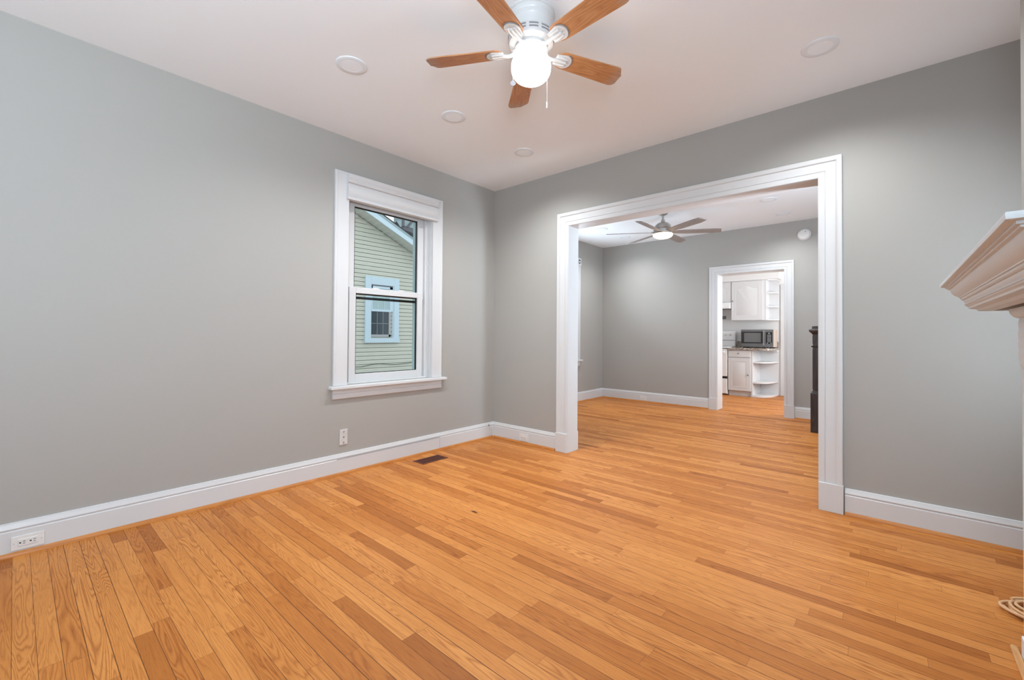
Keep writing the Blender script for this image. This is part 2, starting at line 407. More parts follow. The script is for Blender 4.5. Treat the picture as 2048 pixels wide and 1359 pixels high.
base_run('baseboard_dining_back', [(-1.022, YD), (XDR, YD), (XDR, 3.68)])
shoe_run('trim_9', [(-1.022, YD), (XDR, YD)], 'shoex')
# narrow open joint under the cap of the left baseboard, and the butt joint beside it
struct('trim_10', MB().box(XL + 0.0175, XL + 0.0186, 1.71, 2.76, 0.1235, 0.1262).box(XL + 0.0175, XL + 0.0184, 2.76, 2.7615, 0.02, 0.124), M['slot'])

CAS = [(0, 0), (0, 0.016), (0.010, 0.018), (0.030, 0.018), (0.036, 0.014), (0.040, 0.018), (0.095, 0.018), (0.100, 0.024), (0.112, 0.028), (0.128, 0.028), (0.132, 0.022), (0.132, 0)]
def casing(mb, y, sgn, x0, x1, zt, prof=CAS, z0=0.18):
    """U of moulding round an opening in a wall at y, facing sgn*y"""
    path = [(x0, z0), (x0, zt), (x1, zt), (x1, z0)]
    # outward (right of travel) must point away from the opening
    path = path[::-1]
    mb.sweep(path, prof, lambda a, b, h: (a, y + sgn * h, b))
    return mb
def opening(name, y0, y1, x0, x1, zt, wd):
    r = sempty(name, ((x0 + x1) / 2, y0, 0))
    k = wd / 0.132; prof = [(a * k, b) for a, b in CAS]
    for (y, s) in ((y0, -1), (y1, 1)):
        build('casing', casing(MB(), y, s, x0, x1, zt, prof), M['trim'], r, smooth=30)
        for (a, b) in ((x0 - wd - 0.004, x0), (x1, x1 + wd + 0.004)):
            build('plinth_block', MB().box(a, b, y, y + s * 0.031, 0, 0.182), M['trim'], r, bevel=0.002)
    t = 0.018
    build('jamb', MB().box(x0, x0 + 0.003, y0 - 0.012, y1 + 0.012, 0, zt).box(x1 - 0.003, x1, y0 - 0.012, y1 + 0.012, 0, zt).box(x0 + 0.003, x1 - 0.003, y0 - 0.012, y1 + 0.012, zt - 0.003, zt), M['trim'], r)
    return r
opening('trim_1', YB, 3.68, OP[0], OP[1], OP[3], 0.127)
opening('trim_2', YD, YK0, KO[0], KO[1], KO[3], 0.118)

# ------------------------------------------------------------------ windows
def window(name, xw, sgn, y0, y1, z0, z1, zm, cas_w=0.11, blocks=False, frame_depth=0.2, sash_in=0.055, outer_z=None):
    """double hung window in an x = const wall; sgn = direction into the room (+1/-1 along x)"""
    f = lambda a, b, h: (xw + sgn * h, a, b)
    W = sempty(name, (xw, (y0 + y1) / 2, z0))
    X = lambda h: xw + sgn * h
    if blocks:
        c = MB().box(X(0), X(0.02), y0 - cas_w, y0, z0, z1).box(X(0), X(0.02), y1, y1 + cas_w, z0, z1).box(X(0), X(0.02), y0, y1, z1, z1 + 0.125)
        c.box(X(0), X(0.028), y0 - cas_w - 0.01, y0 + 0.01, z1, z1 + 0.13).box(X(0), X(0.028), y1 - 0.005, y1 + cas_w + 0.01, z1, z1 + 0.13)
        for (a, b) in ((y0 - cas_w, y0), (y1, y1 + cas_w)):
            for q in (0.25, 0.5, 0.75): c.box(X(0.018), X(0.025), a + cas_w * q - 0.006, a + cas_w * q + 0.006, z0, z1)
        for yc in (y0 - cas_w / 2, y1 + cas_w / 2):
            c.lathe([(0.05, 0.026), (0.05, 0.034), (0.036, 0.034), (0.036, 0.028), (0.02, 0.028), (0.016, 0.038), (0.001, 0.04)], (xw, yc, z1 + 0.065), 24, 'x') if sgn > 0 else None
        build('casing', c, M['trim'], W)
    else:
        k = cas_w / 0.132
        prof = [(0, 0), (0, 0.018), (0.108 * k, 0.018), (0.112 * k, 0.022), (0.128 * k, 0.022), (0.132 * k, 0.018), (0.132 * k, 0)]
        path = [(y0, z0), (y0, z1), (y1, z1), (y1, z0)]
        if sgn > 0: path = path[::-1]
        build('casing', MB().sweep(path, prof, f), M['trim'], W, smooth=30)
    build('window_stool', MB().box(X(-0.03), X(0.055), y0 - cas_w - 0.03, y1 + cas_w + 0.045, z0 - 0.028, z0 - 0.002), M['trim'], W, bevel=0.005)
    ap = [(0, 0), (0.014, 0.001), (0.020, 0.006), (0.020, 0.040), (0.016, 0.043), (0.022, 0.047), (0.022, 0.081), (0, 0.081)]
    build('window_apron', MB().prism([(a, b) for a, b in ap], y0 - cas_w, y1 + cas_w, lambda a, b, h: (X(a), h, z0 - 0.109 + b)), M['trim'], W)
    # vinyl frame with stepped tracks
    fr = MB()
    for (d0, d1, wd) in ((-0.045, -0.055, 0.020), (-0.055, -0.100, 0.034), (-0.100, -0.135, 0.050)):
        fr.box(X(d0), X(d1), y0, y0 + wd, z0, z1).box(X(d0), X(d1), y1 - wd, y1, z0, z1)
        fr.box(X(d0), X(d1), y0 + wd, y1 - wd, z1 - wd * 0.9, z1).box(X(d0), X(d1), y0 + wd, y1 - wd, z0, z0 + wd * 0.30)
    fr.box(X(-0.045), X(0.0), y0, y0 + 0.006, z0, z1).box(X(-0.045), X(0.0), y1 - 0.006, y1, z0, z1).box(X(-0.045), X(0.0), y0 + 0.006, y1 - 0.006, z1 - 0.006, z1)
    build('window_frame', fr, M['trim'], W, bevel=0.002)
    ex = MB()
    ex.box(X(-0.135), X(-frame_depth), y0, y0 + 0.035, z0, z1).box(X(-0.135), X(-frame_depth), y1 - 0.076, y1, z0, z1).box(X(-0.135), X(-frame_depth), y0 + 0.035, y1 - 0.076, z1 - 0.04, z1).box(X(-0.135), X(-frame_depth - 0.01), y0 + 0.035, y1 - 0.076, z0 + 0.001, z0 + 0.02)
    build('exterior_jamb', ex, M['extjamb'], W)
    def sash(nm, d0, d1, ya, yb, za, zb, st, top, bot):
        s_ = MB()
        s_.box(X(d0), X(d1), ya, ya + st, za, zb).box(X(d0), X(d1), yb - st, yb, za, zb)
        s_.box(X(d0), X(d1), ya + st, yb - st, za, za + bot).box(X(d0), X(d1), ya + st, yb - st, zb - top, zb)
        so = build(nm, s_, M['trim'], W, bevel=0.003)
        g0, g1 = ya + st, yb - st; h0, h1 = za + bot, zb - top; dm = d1 + 0.006
        k = MB(); e = 0.010
        for q0, q1 in ((d1 + 0.001, d1 + 0.012),):
            k.box(X(q0), X(q1), g0 - 0.004, g0 + e, h0, h1).box(X(q0), X(q1), g1 - e * 1.2, g1 + 0.004, h0, h1).box(X(q0), X(q1), g0, g1, h0 - 0.004, h0 + e * 0.5).box(X(q0), X(q1), g0, g1, h1 - e, h1 + 0.004)
        build('gasket', k, M['gasket'], so)
        build('window_pane', MB().box(X(dm), X(dm + 0.004), g0, g1, h0, h1), M['glass'], so)
        return so
    sash('upper_sash', -0.082, -0.108, y0 + 0.036, y1 - 0.036, zm - 0.03, z1 - 0.033, 0.068, 0.078, 0.045)
    lo = sash('lower_sash', -0.056, -0.081, y0 + 0.05, y1 - 0.062, z0 + 0.010, zm + 0.030, 0.060, 0.050, 0.068)
    build('dark_bar', MB().box(X(-0.110), X(-0.118), y0 + 0.05, y1 - 0.05, zm - 0.066, zm - 0.044), M['gasket'], W)  # black bar outside the lower pane, below the meeting rail
    lk = MB().box(X(-0.058), X(-0.078), (y0 + y1) / 2 - 0.16, (y0 + y1) / 2 - 0.10, zm + 0.030, zm + 0.040).box(X(-0.058), X(-0.078), (y0 + y1) / 2 + 0.10, (y0 + y1) / 2 + 0.16, zm + 0.030, zm + 0.040)
    build('sash_lock', lk, M['trim'], lo, bevel=0.002)
    return W
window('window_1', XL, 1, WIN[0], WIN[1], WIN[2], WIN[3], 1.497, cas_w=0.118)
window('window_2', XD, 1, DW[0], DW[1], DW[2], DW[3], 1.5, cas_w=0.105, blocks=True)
for i_, a_ in enumerate(AW): window('window_%d' % (6 + i_), XR, -1, a_[0], a_[1], a_[2], a_[3], 1.6, cas_w=0.09)  # added windows, out of view, to go with the alcove and side fill
window('window_3', XDR, -1, SW[0], SW[1], SW[2], SW[3], 1.55)  # added unseen window to go with the stair fill
for i, (a, b, c, d) in enumerate(FW):  # added windows behind the camera, to go with the front fill
    W = sempty('window_%d' % (4 + i), ((a + b) / 2, YF, c))
    fr = MB().box(a - 0.11, a, YF, YF + 0.02, c - 0.02, d + 0.11).box(b, b + 0.11, YF, YF + 0.02, c - 0.02, d + 0.11).box(a, b, YF, YF + 0.02, d, d + 0.11).box(a - 0.13, b + 0.13, YF, YF + 0.05, c - 0.05, c - 0.02)
    build('window_frame', fr, M['trim'], W, bevel=0.003)
    sm = MB().box(a, a + 0.05, YF - 0.15, YF - 0.1, c, d).box(b - 0.05, b, YF - 0.15, YF - 0.1, c, d).box(a, b, YF - 0.15, YF - 0.1, c, c + 0.05).box(a, b, YF - 0.15, YF - 0.1, d - 0.05, d).box(a, b, YF - 0.15, YF - 0.1, (c + d) / 2 - 0.02, (c + d) / 2 + 0.02)
    build('sash', sm, M['trim'], W)
    build('window_pane', MB().box(a + 0.04, b - 0.04, YF - 0.13, YF - 0.126, c + 0.04, d - 0.04), M['glass'], W)

# blind stack held up at the head of window 1
bl = thing('window_blind', (XL, 2.23, 2.225), 'white pleated blind drawn up under a head rail at the near window', 'blind')
hp = [(0.0, 0.135), (0.036, 0.135), (0.050, 0.140), (0.052, 0.150), (0.046, 0.158), (0.050, 0.168), (0.056, 0.176), (0.056, 0.206), (0, 0.206)]
build('head_rail', MB().prism(hp, 1.768, 2.695, lambda a, b, h: (XL + a, h, 2.225 + b)), M['trim'], bl, smooth=25)
sp = [(0.0, 0.030), (0.030, 0.030), (0.041, 0.045), (0.046, 0.07), (0.042, 0.10), (0.034, 0.134), (0, 0.134)]
build('folded_fabric', MB().prism(sp, 1.772, 2.691, lambda a, b, h: (XL + a, h, 2.225 + b)), M['trim'], bl, smooth=40)
bp = [(0.0, 0.0), (0.036, 0.0), (0.044, 0.004), (0.044, 0.014), (0.038, 0.020), (0.042, 0.029), (0, 0.029)]
build('bottom_rail', MB().prism(bp, 1.768, 2.695, lambda a, b, h: (XL + a, h, 2.225 + b)), M['trim'], bl, smooth=25)

# ------------------------------------------------------------------ ceiling fan, living room
def rot_blade(mb, ang, pitch, z):
    return Matrix.Translation((0, 0, z)) @ Matrix.Rotation(ang, 4, 'Z') @ Matrix.Rotation(-pitch, 4, 'X')
fan = thing('ceiling_fan', (-1.361, 1.687, H), 'white hugger ceiling fan with five cherry wood blades and a lit round globe', 'ceiling fan')
fz = lambda prof, seg=56: MB().lathe(prof, (0, 0, 0), seg)
build('canopy', fz([(0.118, 0.0), (0.118, -0.012), (0.113, -0.016), (0.112, -0.030), (0.108, -0.036), (0.109, -0.056), (0.105, -0.062), (0.104, -0.082), (0.099, -0.090), (0.098, -0.104)]), M['fanwhite'], fan, smooth=35, local=True)
mot = build('motor_housing', fz([(0.098, -0.100), (0.112, -0.108), (0.116, -0.116), (0.116, -0.140), (0.110, -0.152), (0.094, -0.160), (0.080, -0.163), (0.080, -0.176), (0.05, -0.178)]), M['fanwhite'], fan, smooth=35, local=True)
vm = MB()
for k in range(12):
    for (r, z, h) in ((0.1157, -0.1205, 0.0075), (0.1157, -0.1350, 0.0075)):
        a0 = 2 * PI * k / 12 + 0.07; a1 = 2 * PI * (k + 1) / 12 - 0.07; n_ = 8
        vs = []
        for q in range(n_ + 1):
            a = a0 + (a1 - a0) * q / n_
            for rr, zz in ((r - 0.003, z - h / 2), (r + 0.0009, z - h / 2), (r + 0.0009, z + h / 2), (r - 0.003, z + h / 2)): vs.append((rr * math.cos(a), rr * math.sin(a), zz))
        fs = [(i * 4 + j, i * 4 + (j + 1) % 4, (i + 1) * 4 + (j + 1) % 4, (i + 1) * 4 + j) for i in range(n_) for j in range(4)] + [(0, 1, 2, 3), (n_ * 4 + 3, n_ * 4 + 2, n_ * 4 + 1, n_ * 4)]
        vm.add(vs, fs)
build('vent_slots', vm, M['slot'], mot, local=True)
build('switch_housing', fz([(0.045, -0.174), (0.052, -0.178), (0.053, -0.196), (0.048, -0.204), (0.060, -0.208), (0.060, -0.214)]), M['fanwhite'], fan, smooth=35, local=True)
gp = []
for k in range(25):
    t = PI * k / 24; ct, st = math.cos(t), math.sin(t)
    e = 0.86
    gp.append((0.099 * (abs(st) ** e) + 0.0005, -0.268 + 0.076 * math.copysign(abs(ct) ** e, ct)))
gp = [p for p in gp if p[1] < -0.202]; gp = [(0.050, -0.202)] + gp
build('light_globe', fz(gp, 64), M['globe'], fan, smooth=60, local=True)

def blade_outline(x0, x1, w0, w1, clip, n=6):
    """root rounded, tip clipped to a blunt rounded end"""
    pts = []
    def arc(cx, cy, r, a0, a1, n_=n):
        for k in range(n_ + 1):
            a = a0 + (a1 - a0) * k / n_; pts.append((cx + r * math.cos(a), cy + r * math.sin(a)))
    r0 = w0 * 0.42; arc(x0 + r0, -w0 / 2 + r0, r0, PI, 1.5 * PI)
    r1 = 0.018
    pts += [(x1 - clip - 0.012, -w1 / 2), (x1 - clip + 0.006, -w1 / 2 + 0.004), (x1 - 0.012, -w1 / 2 + clip * 0.85), (x1 - 0.002, -w1 / 2 + clip * 1.15)]
    pts += [(x1 - 0.002, w1 / 2 - clip * 0.55), (x1 - 0.012, w1 / 2 - clip * 0.25), (x1 - clip * 0.6, w1 / 2 - 0.003), (x1 - clip, w1 / 2)]
    arc(x0 + r0, w0 / 2 - r0, r0, 0.5 * PI, PI)
    return pts
ZB = -0.185; PITCH1 = math.radians(11)
A0 = 0.516 + PI
blade_mb = MB().prism(blade_outline(0.145, 0.545, 0.102, 0.125, 0.036), 0.0, 0.006)
def iron_mb():
    m_ = MB()
    # curved arm from the flywheel to the plate
    m_.tube([(0.070, 0, 0.012), (0.085, 0, 0.002), (0.100, 0, -0.008), (0.118, 0, -0.010), (0.140, 0, -0.006), (0.165, 0, -0.0045)], 0.009, 10)
    pl = [(0.138, -0.030)]
    for k in range(13):
        a = -PI / 2 + PI * k / 12; pl.append((0.190 + 0.036 * math.cos(a) * 1.1, 0.041 * math.sin(a)))
    pl += [(0.138, 0.030)]
    m_.prism(pl, -0.0050, -0.0005)
    return m_
def iron_trim_mb():
    m_ = MB()
    for s_ in (-1, 1):
        m_.tube([(0.142, s_ * 0.022, -0.006), (0.175, s_ * 0.022, -0.007), (0.200, s_ * 0.018, -0.006)], 0.0055, 8)
    m_.tube([(0.150, 0, -0.006), (0.190, 0, -0.008), (0.199, 0, -0.008)], 0.007, 8)
    m_.lathe([(0.006, -0.0145), (0.006, -0.006)], (0.197, 0, 0), 12)
    return m_
def plate_edge_mb():
    m_ = MB(); pts = []
    for k in range(13):
        a = -PI * 0.42 + PI * 0.84 * k / 12; pts.append((0.190 + 0.0395 * math.cos(a) * 1.1, 0.0425 * math.sin(a), -0.0022))
    return m_.tube(pts, 0.0022, 6)
b0 = None
for k in range(5):
    if k == 0:
        b0 = build('blade', blade_mb, M['blade'], fan, local=True)
        bi = build('blade_bracket', iron_mb(), M['fanwhite'], b0, smooth=40, local=True)
        bi2 = build('bracket_ribs', iron_trim_mb(), M['fanwhite'], b0, smooth=40, local=True)
        bi3 = build('bracket_edge', plate_edge_mb(), M['slot'], b0, smooth=40, local=True)
        bb = b0
    else: bb = copy_tree(b0, fan)
    bb.matrix_local = rot_blade(None, A0 - k * 2 * PI / 5, PITCH1, ZB)
fc = Vector((-1.361, 1.687, H)); Rh = Vector((0.7528, 0.6583, 0)); Fh = Vector((-0.6583, 0.7528, 0))
def chain(side, fwd, zend, kind):
    s_ = Vector((0, 0, 0)); p0 = Rh * side * 0.45 + Fh * fwd * 0.3; p1 = Rh * side + Fh * fwd
    pts = [p0 + Vector((0, 0, -0.186)), p0 * 0.5 + p1 * 0.6 + Vector((0, 0, -0.188)), p1 + Vector((0, 0, -0.200)), p1 + Vector((0, 0, zend))]
    ch = build('pull_chain', MB().tube(pts, 0.0014, 8), M['chain'], fan, smooth=60, local=True)
    if kind == 'disc':
        build('pull_fob', MB().lathe([(0.004, -0.0025), (0.0125, -0.002), (0.0135, 0), (0.0125, 0.002), (0.004, 0.0025)], (0, 0, 0), 20, 'y').move(Matrix.Translation(p1 + Vector((0, 0, zend - 0.012))) @ Matrix.Rotation(YAW, 4, 'Z')), M['ltgrey'], ch, smooth=40, local=True)
    else:
        build('pull_fob', MB().lathe([(0.0015, 0.002), (0.0045, -0.004), (0.0055, -0.014), (0.003, -0.020), (0.0045, -0.022), (0.0045, -0.032), (0.002, -0.034)], tuple(p1 + Vector((0, 0, zend))), 14), M['chain'], ch, smooth=40, local=True)
chain(-0.090, -0.030, -0.352, 'disc')
chain(0.079, -0.030, -0.455, 'bell')

# ------------------------------------------------------------------ dining room fan
f2 = thing('ceiling_fan', (-2.25, 5.545, H), 'grey six blade ceiling fan with a warm lit bowl, beyond the opening', 'ceiling fan')
build('canopy', fz([(0.065, 0), (0.065, -0.012), (0.056, -0.026), (0.036, -0.038), (0.016, -0.044)], 40), M['nickel'], f2, smooth=40, local=True)
build('downrod', fz([(0.013, -0.035), (0.013, -0.120)], 20), M['nickel'], f2, smooth=40, local=True)
build('coupler', fz([(0.020, -0.098), (0.026, -0.103), (0.026, -0.126), (0.030, -0.130), (0.030, -0.140)], 24), M['nickel'], f2, smooth=40, local=True)
dome = [(0.028, -0.130)] + [(0.105 * math.sin(a), -0.205 + 0.078 * math.cos(a)) for a in [0.32 + (PI / 2 - 0.32) * k / 10 for k in range(11)]] + [(0.105, -0.212), (0.098, -0.216), (0.098, -0.221), (0.112, -0.224), (0.116, -0.232), (0.116, -0.275), (0.122, -0.282), (0.126, -0.286)]
build('motor_housing', fz(dome, 48), M['motor'], f2, smooth=35, local=True)
build('light_bowl', fz([(0.120, -0.284), (0.124, -0.290), (0.120, -0.305), (0.104, -0.322), (0.075, -0.334), (0.035, -0.341), (0.002, -0.343)], 48), M['bowl'], f2, smooth=50, local=True)
bo2 = [(0.085, -0.028), (0.14, -0.040), (0.28, -0.056), (0.60, -0.060), (0.695, -0.054), (0.722, 0.040), (0.62, 0.058), (0.28, 0.050), (0.14, 0.034), (0.085, 0.028)]
bm2 = MB().prism(bo2, -0.004, 0.004)
c0 = None
for k in range(6):
    if k == 0:
        c0 = build('blade', bm2, M['driftblade'], f2, local=True, bevel=0.001)
        build('blade_bracket', MB().box(0.06, 0.15, -0.020, 0.020, 0.004, 0.010), M['motor'], c0, local=True)
        bb = c0
    else: bb = copy_tree(c0, f2)
    bb.matrix_local = rot_blade(None, 0.52673 + PI - k * PI / 3, math.radians(12.5), -0.262)

# ------------------------------------------------------------------ recessed lights, smoke detector
rl_places = [(-2.433, 1.307, 'flat white recessed light nearest the camera on the left, beside a fan blade tip'),
             (-2.436, 2.113, 'flat white recessed light below the wooden fan blades, middle of the left row of three'),
             (-2.438, 2.931, 'flat white recessed light closest to the wall corner above the cased opening'),
             (-0.299, 2.917, 'flat white recessed light alone on the right side of the near ceiling'),
             (-1.094, 5.811, 'flat white recessed light in the far room, right of its fan and nearer the opening'),
             (-1.075, 6.596, 'flat white recessed light in the far room, by the wall with the smoke detector'),
             (-3.311, 5.842, 'flat white recessed light in the far room, beside the left jamb of the opening'),
             (-3.293, 6.559, 'flat white recessed light in the far room, between the blades left of the lit bowl')]
r0 = None
for i, (x, y, lab) in enumerate(rl_places):
    downlight(x, y, 56 if y > 4 else 52 if y < 2 else 92)
    if r0 is None:
        r0 = thing('recessed_light', (x, y, H), lab, 'ceiling light', 'flat recessed lights in the ceilings')
        build('trim_ring', MB().lathe([(0.088, 0), (0.088, -0.0035), (0.083, -0.006), (0.060, -0.005), (0.056, 0)], (0, 0, 0), 48), M['ring'], r0, smooth=30, local=True)
        build('lens', MB().lathe([(0.060, 0), (0.060, -0.0045), (0.002, -0.006)], (0, 0, 0), 48), M['lens'], r0, smooth=30, local=True)
    else:
        o = copy_tree(r0); o.location = (x, y, H); o['label'] = lab; WP[o.name] = Vector((x, y, H))
sd = thing('smoke_detector', (-0.912, YD, 2.535), 'round white smoke detector on the grey wall to the right of the far doorway', 'smoke detector')
build('housing', MB().lathe([(0.072, 0), (0.072, -0.012), (0.068, -0.016), (0.068, -0.030), (0.060, -0.038), (0.035, -0.042), (0.002, -0.043)], (0, 0, 0), 40, 'y'), M['plate'], sd, smooth=30, local=True)
build('base_ring', MB().lathe([(0.078, 0), (0.078, -0.008), (0.070, -0.010), (0.070, 0)], (0, 0, 0), 40, 'y'), M['plate'], sd, smooth=30, local=True)
build('test_button', MB().lathe([(0.007, -0.036), (0.007, -0.0445)], (0.020, 0, 0.033), 16, 'y'), M['slot'], sd, smooth=30, local=True)

# ------------------------------------------------------------------ outlets, register, cables
tv = thing('wall_plate', (XL, 1.772, 0.233), 'off white wall plate with three dark holes under the left side of the window', 'wall plate')
build('cover_plate', MB().box(XL, XL + 0.006, 1.738, 1.806, 0.233, 0.358), M['plate2'], tv, bevel=0.002)
for z in (0.252, 0.2955, 0.339): build('coax_jack' if z == 0.2955 else 'screw', MB().lathe([(0.006 if z == 0.2955 else 0.0042, 0.005), (0.005, 0.0105), (0.001, 0.011)], (XL, 1.772, z), 14, 'x'), M['knob'], tv)

def outlet(name, centre, along, label, wide=0.116, high=0.070, slots='black', grp=None):
    """horizontal receptacle; along: 'y' on an x wall (faces +x) or 'x' on a y wall (faces -y)"""
    P = (lambda a, h, d: (centre[0] + d, centre[1] + a, centre[2] + h)) if along == 'y' else (lambda a, h, d: (centre[0] + a, centre[1] - d, centre[2] + h))
    def bx(mb, a0, a1, h0, h1, d0, d1):
        p = P(a0, h0, d0); q = P(a1, h1, d1); return mb.box(p[0], q[0], p[1], q[1], p[2], q[2])
    t = thing(name, centre, label, 'outlet')
    build('cover_plate', bx(MB(), -wide / 2, wide / 2, -high / 2, high / 2, 0, 0.0055), M['plate'], t, bevel=0.002)
    build('receptacle', bx(MB(), -0.034, 0.034, -0.0165, 0.0165, 0.005, 0.0085), M['plate'], t, bevel=0.0015)
    s_ = MB()
    for c in (-0.027, 0.009):
        bx(s_, c - 0.003, c + 0.004, -0.003, 0.003, 0.007, 0.0092)
        bx(s_, c + 0.010, c + 0.019, 0.004, 0.0065, 0.007, 0.0092); bx(s_, c + 0.010, c + 0.018, -0.0065, -0.004, 0.007, 0.0092)
    build('socket_slots', s_, M[slots], t)
    for c in (-0.048, 0.048): build('screw', bx(MB(), c - 0.002, c + 0.002, -0.002, 0.002, 0.005, 0.007), M['ltgrey'], t)
    return t
outlet('wall_outlet', (XL + 0.018, 0.062, 0.062), 'y', 'white double outlet with dark slots set sideways in the left baseboard near the camera')
outlet('wall_outlet', (-2.897, YB - 0.018, 0.062), 'x', 'small white outlet set sideways in the baseboard between the corner and the opening', slots='slot')
outlet('wall_outlet', (-3.215, YD - 0.018, 0.058), 'x', 'tiny white outlet in the far room baseboard left of the kitchen doorway', slots='slot')

vt = thing('floor_vent', (-3.148, 2.497, 0), 'dark brown metal floor register set in the boards by the left wall', 'floor vent')
build('frame', MB().box(-3.222, -3.205, 2.355, 2.640, 0, 0.004).box(-3.092, -3.075, 2.355, 2.640, 0, 0.004).box(-3.205, -3.092, 2.355, 2.372, 0, 0.004).box(-3.205, -3.092, 2.623, 2.640, 0, 0.004), M['vent'], vt, bevel=0.001)
build('duct', MB().box(-3.206, -3.091, 2.371, 2.624, 0.0004, 0.0012), M['ventdark'], vt)
lv = MB()
for k in range(15):
    y = 2.380 + k * 0.0172; lv.box(-3.204, -3.093, y, y + 0.006, 0.001, 0.0036)
lv.box(-3.151, -3.146, 2.372, 2.623, 0.001, 0.0038)
build('louvers', lv, M['vent'], vt)

cx = thing('coax_cable', (XL + 0.03, 3.45, 0.0), 'thin white cable with a dark plug hanging in the corner by the baseboards', 'cable')
build('cable', MB().tube([(XL + 0.022, 3.452, 0.128), (XL + 0.027, 3.470, 0.105), (XL + 0.034, 3.488, 0.07), (XL + 0.042, 3.492, 0.03), (XL + 0.045, 3.488, 0.004)], 0.0022, 8), M['plate'], cx, smooth=60)
build('plug', MB().tube([(XL + 0.019, 3.443, 0.150), (XL + 0.021, 3.447, 0.140), (XL + 0.023, 3.453, 0.127)], 0.0038, 10), M['slot'], cx, smooth=60)

# ------------------------------------------------------------------ mantel
XF, YFAR, YNEAR = 0.262, 2.494, 1.275
mt = thing('fireplace_mantel', (0.32, 1.88, 0), 'white carved fireplace mantel shelf projecting from the chimney wall at the right edge', 'mantel')
path = [(0.383, YFAR), (XF, YFAR), (XF, YNEAR), (0.383, YNEAR)]
def msweep(prof): return MB().sweep(path, prof, xyf)
D = lambda inset: 0.109 - inset
shelf = [(-0.05, 1.362), (D(0), 1.362), (D(-0.001), 1.357), (D(0), 1.349), (D(0.004), 1.347), (-0.05, 1.347)]
build('shelf', msweep(shelf), M['mantel'], mt, smooth=30)
sh_top = MB().box(XF - 0.06, 0.383, YNEAR - 0.06, YFAR + 0.06, 1.3475, 1.3615)
build('shelf_board', sh_top, M['mantel'], mt)
crown = [(-0.03, 1.347), (D(0.014), 1.347), (D(0.014), 1.341), (D(0.020), 1.340), (D(0.020), 1.336), (D(0.027), 1.334), (D(0.029), 1.326), (D(0.033), 1.318), (D(0.040), 1.309), (D(0.049), 1.303),
         (D(0.052), 1.300), (D(0.052), 1.297), (D(0.056), 1.296), (D(0.0565), 1.291), (D(0.060), 1.288), (D(0.064), 1.287), (D(0.064), 1.284), (D(0.066), 1.279), (D(0.069), 1.275), (D(0.069), 1.264),
         (D(0.072), 1.262), (D(0.076), 1.259), (D(0.077), 1.253), (D(0.082), 1.251), (D(0.096), 1.249), (D(0.099), 1.245), (D(0.103), 1.241), (-0.03, 1.241)]
cr = build('crown_moulding', msweep(crown), M['mantel'], mt, smooth=22)
# bead course
bd = MB(); d_ = D(0.069); zb = 1.2695
def bead(x, y, r=0.0042):
    bd.add([(x + r * a, y + r * b, zb + r * c) for a, b, c in [(1, 0, 0), (-1, 0, 0), (0, 1, 0), (0, -1, 0), (0, 0, 1), (0, 0, -1)]],
           [(0, 2, 4), (2, 1, 4), (1, 3, 4), (3, 0, 4), (2, 0, 5), (1, 2, 5), (3, 1, 5), (0, 3, 5)])
y = YNEAR - d_
while y < YFAR + d_: bead(XF - d_, y); y += 0.0105
x = XF - d_
while x < 0.383: bead(x, YFAR + d_); bead(x, YNEAR - d_); x += 0.0105
build('bead_course', bd, M['mantel'], cr, smooth=80)
build('frieze_board', MB().box(0.353, 0.383, 1.37, 2.38, 1.10, 1.2415), M['mantel'], mt, bevel=0.002)
for (ya, yb) in ((2.14, 2.405), (1.36, 1.60)):
    yc = (ya + yb) / 2
    lg = build('leg', MB().box(0.352, 0.383, ya, yb, 0.075, 1.10), M['mantel'], mt, bevel=0.003)
    cap = [(0.322, 1.2415), (0.323, 1.232), (0.327, 1.222), (0.334, 1.214), (0.344, 1.2085), (0.383, 1.2075), (0.383, 1.2415)]
    build('capital', MB().prism(cap, ya - 0.004, yb + 0.008, lambda a, b, h: (a, h, b)), M['mantel'], lg, smooth=40)
    # carved corbel with soft bulges
    pr = []
    for k in range(33):
        z = 1.208 - k * (1.208 - 1.024) / 32; u = k / 32
        xx = 0.3475 - 0.0030 * abs(math.sin(u * PI * 5.0)) - 0.0016 * math.sin(u * PI) + 0.005 * max(0, u - 0.82) / 0.18
        pr.append((xx, z))
    pr += [(0.383, 1.024), (0.383, 1.208)]
    build('corbel', MB().prism(pr, yc - 0.02 if ya > 2 else ya, yb + 0.002, lambda a, b, h: (a, h, b)), M['mantel'], lg, smooth=40)
    build('plinth', MB().box(0.343, 0.383, ya - 0.01, yb - 0.02, 0, 0.076), M['tile'], lg, bevel=0.004)
ht = thing('hearth_border', (0.33, 1.9, 0), 'rounded light wood strip edging the hearth on the floor at the lower right corner', 'floor trim')
hb = []
for k in range(9):
    a = PI * k / 8; hb.append((0.3315 + 0.0105 * math.cos(a), 2.424 + 0.014 * math.sin(a)))
hb += [(0.321, 1.30), (0.3425, 1.30)]
build('edge_strip', MB().prism(hb, 0.0, 0.010), wood('honey_oak_strip', (0.52, 0.23, 0.07), (0.74, 0.42, 0.19), 1, 0.8, 0.35), ht, bevel=0.003)

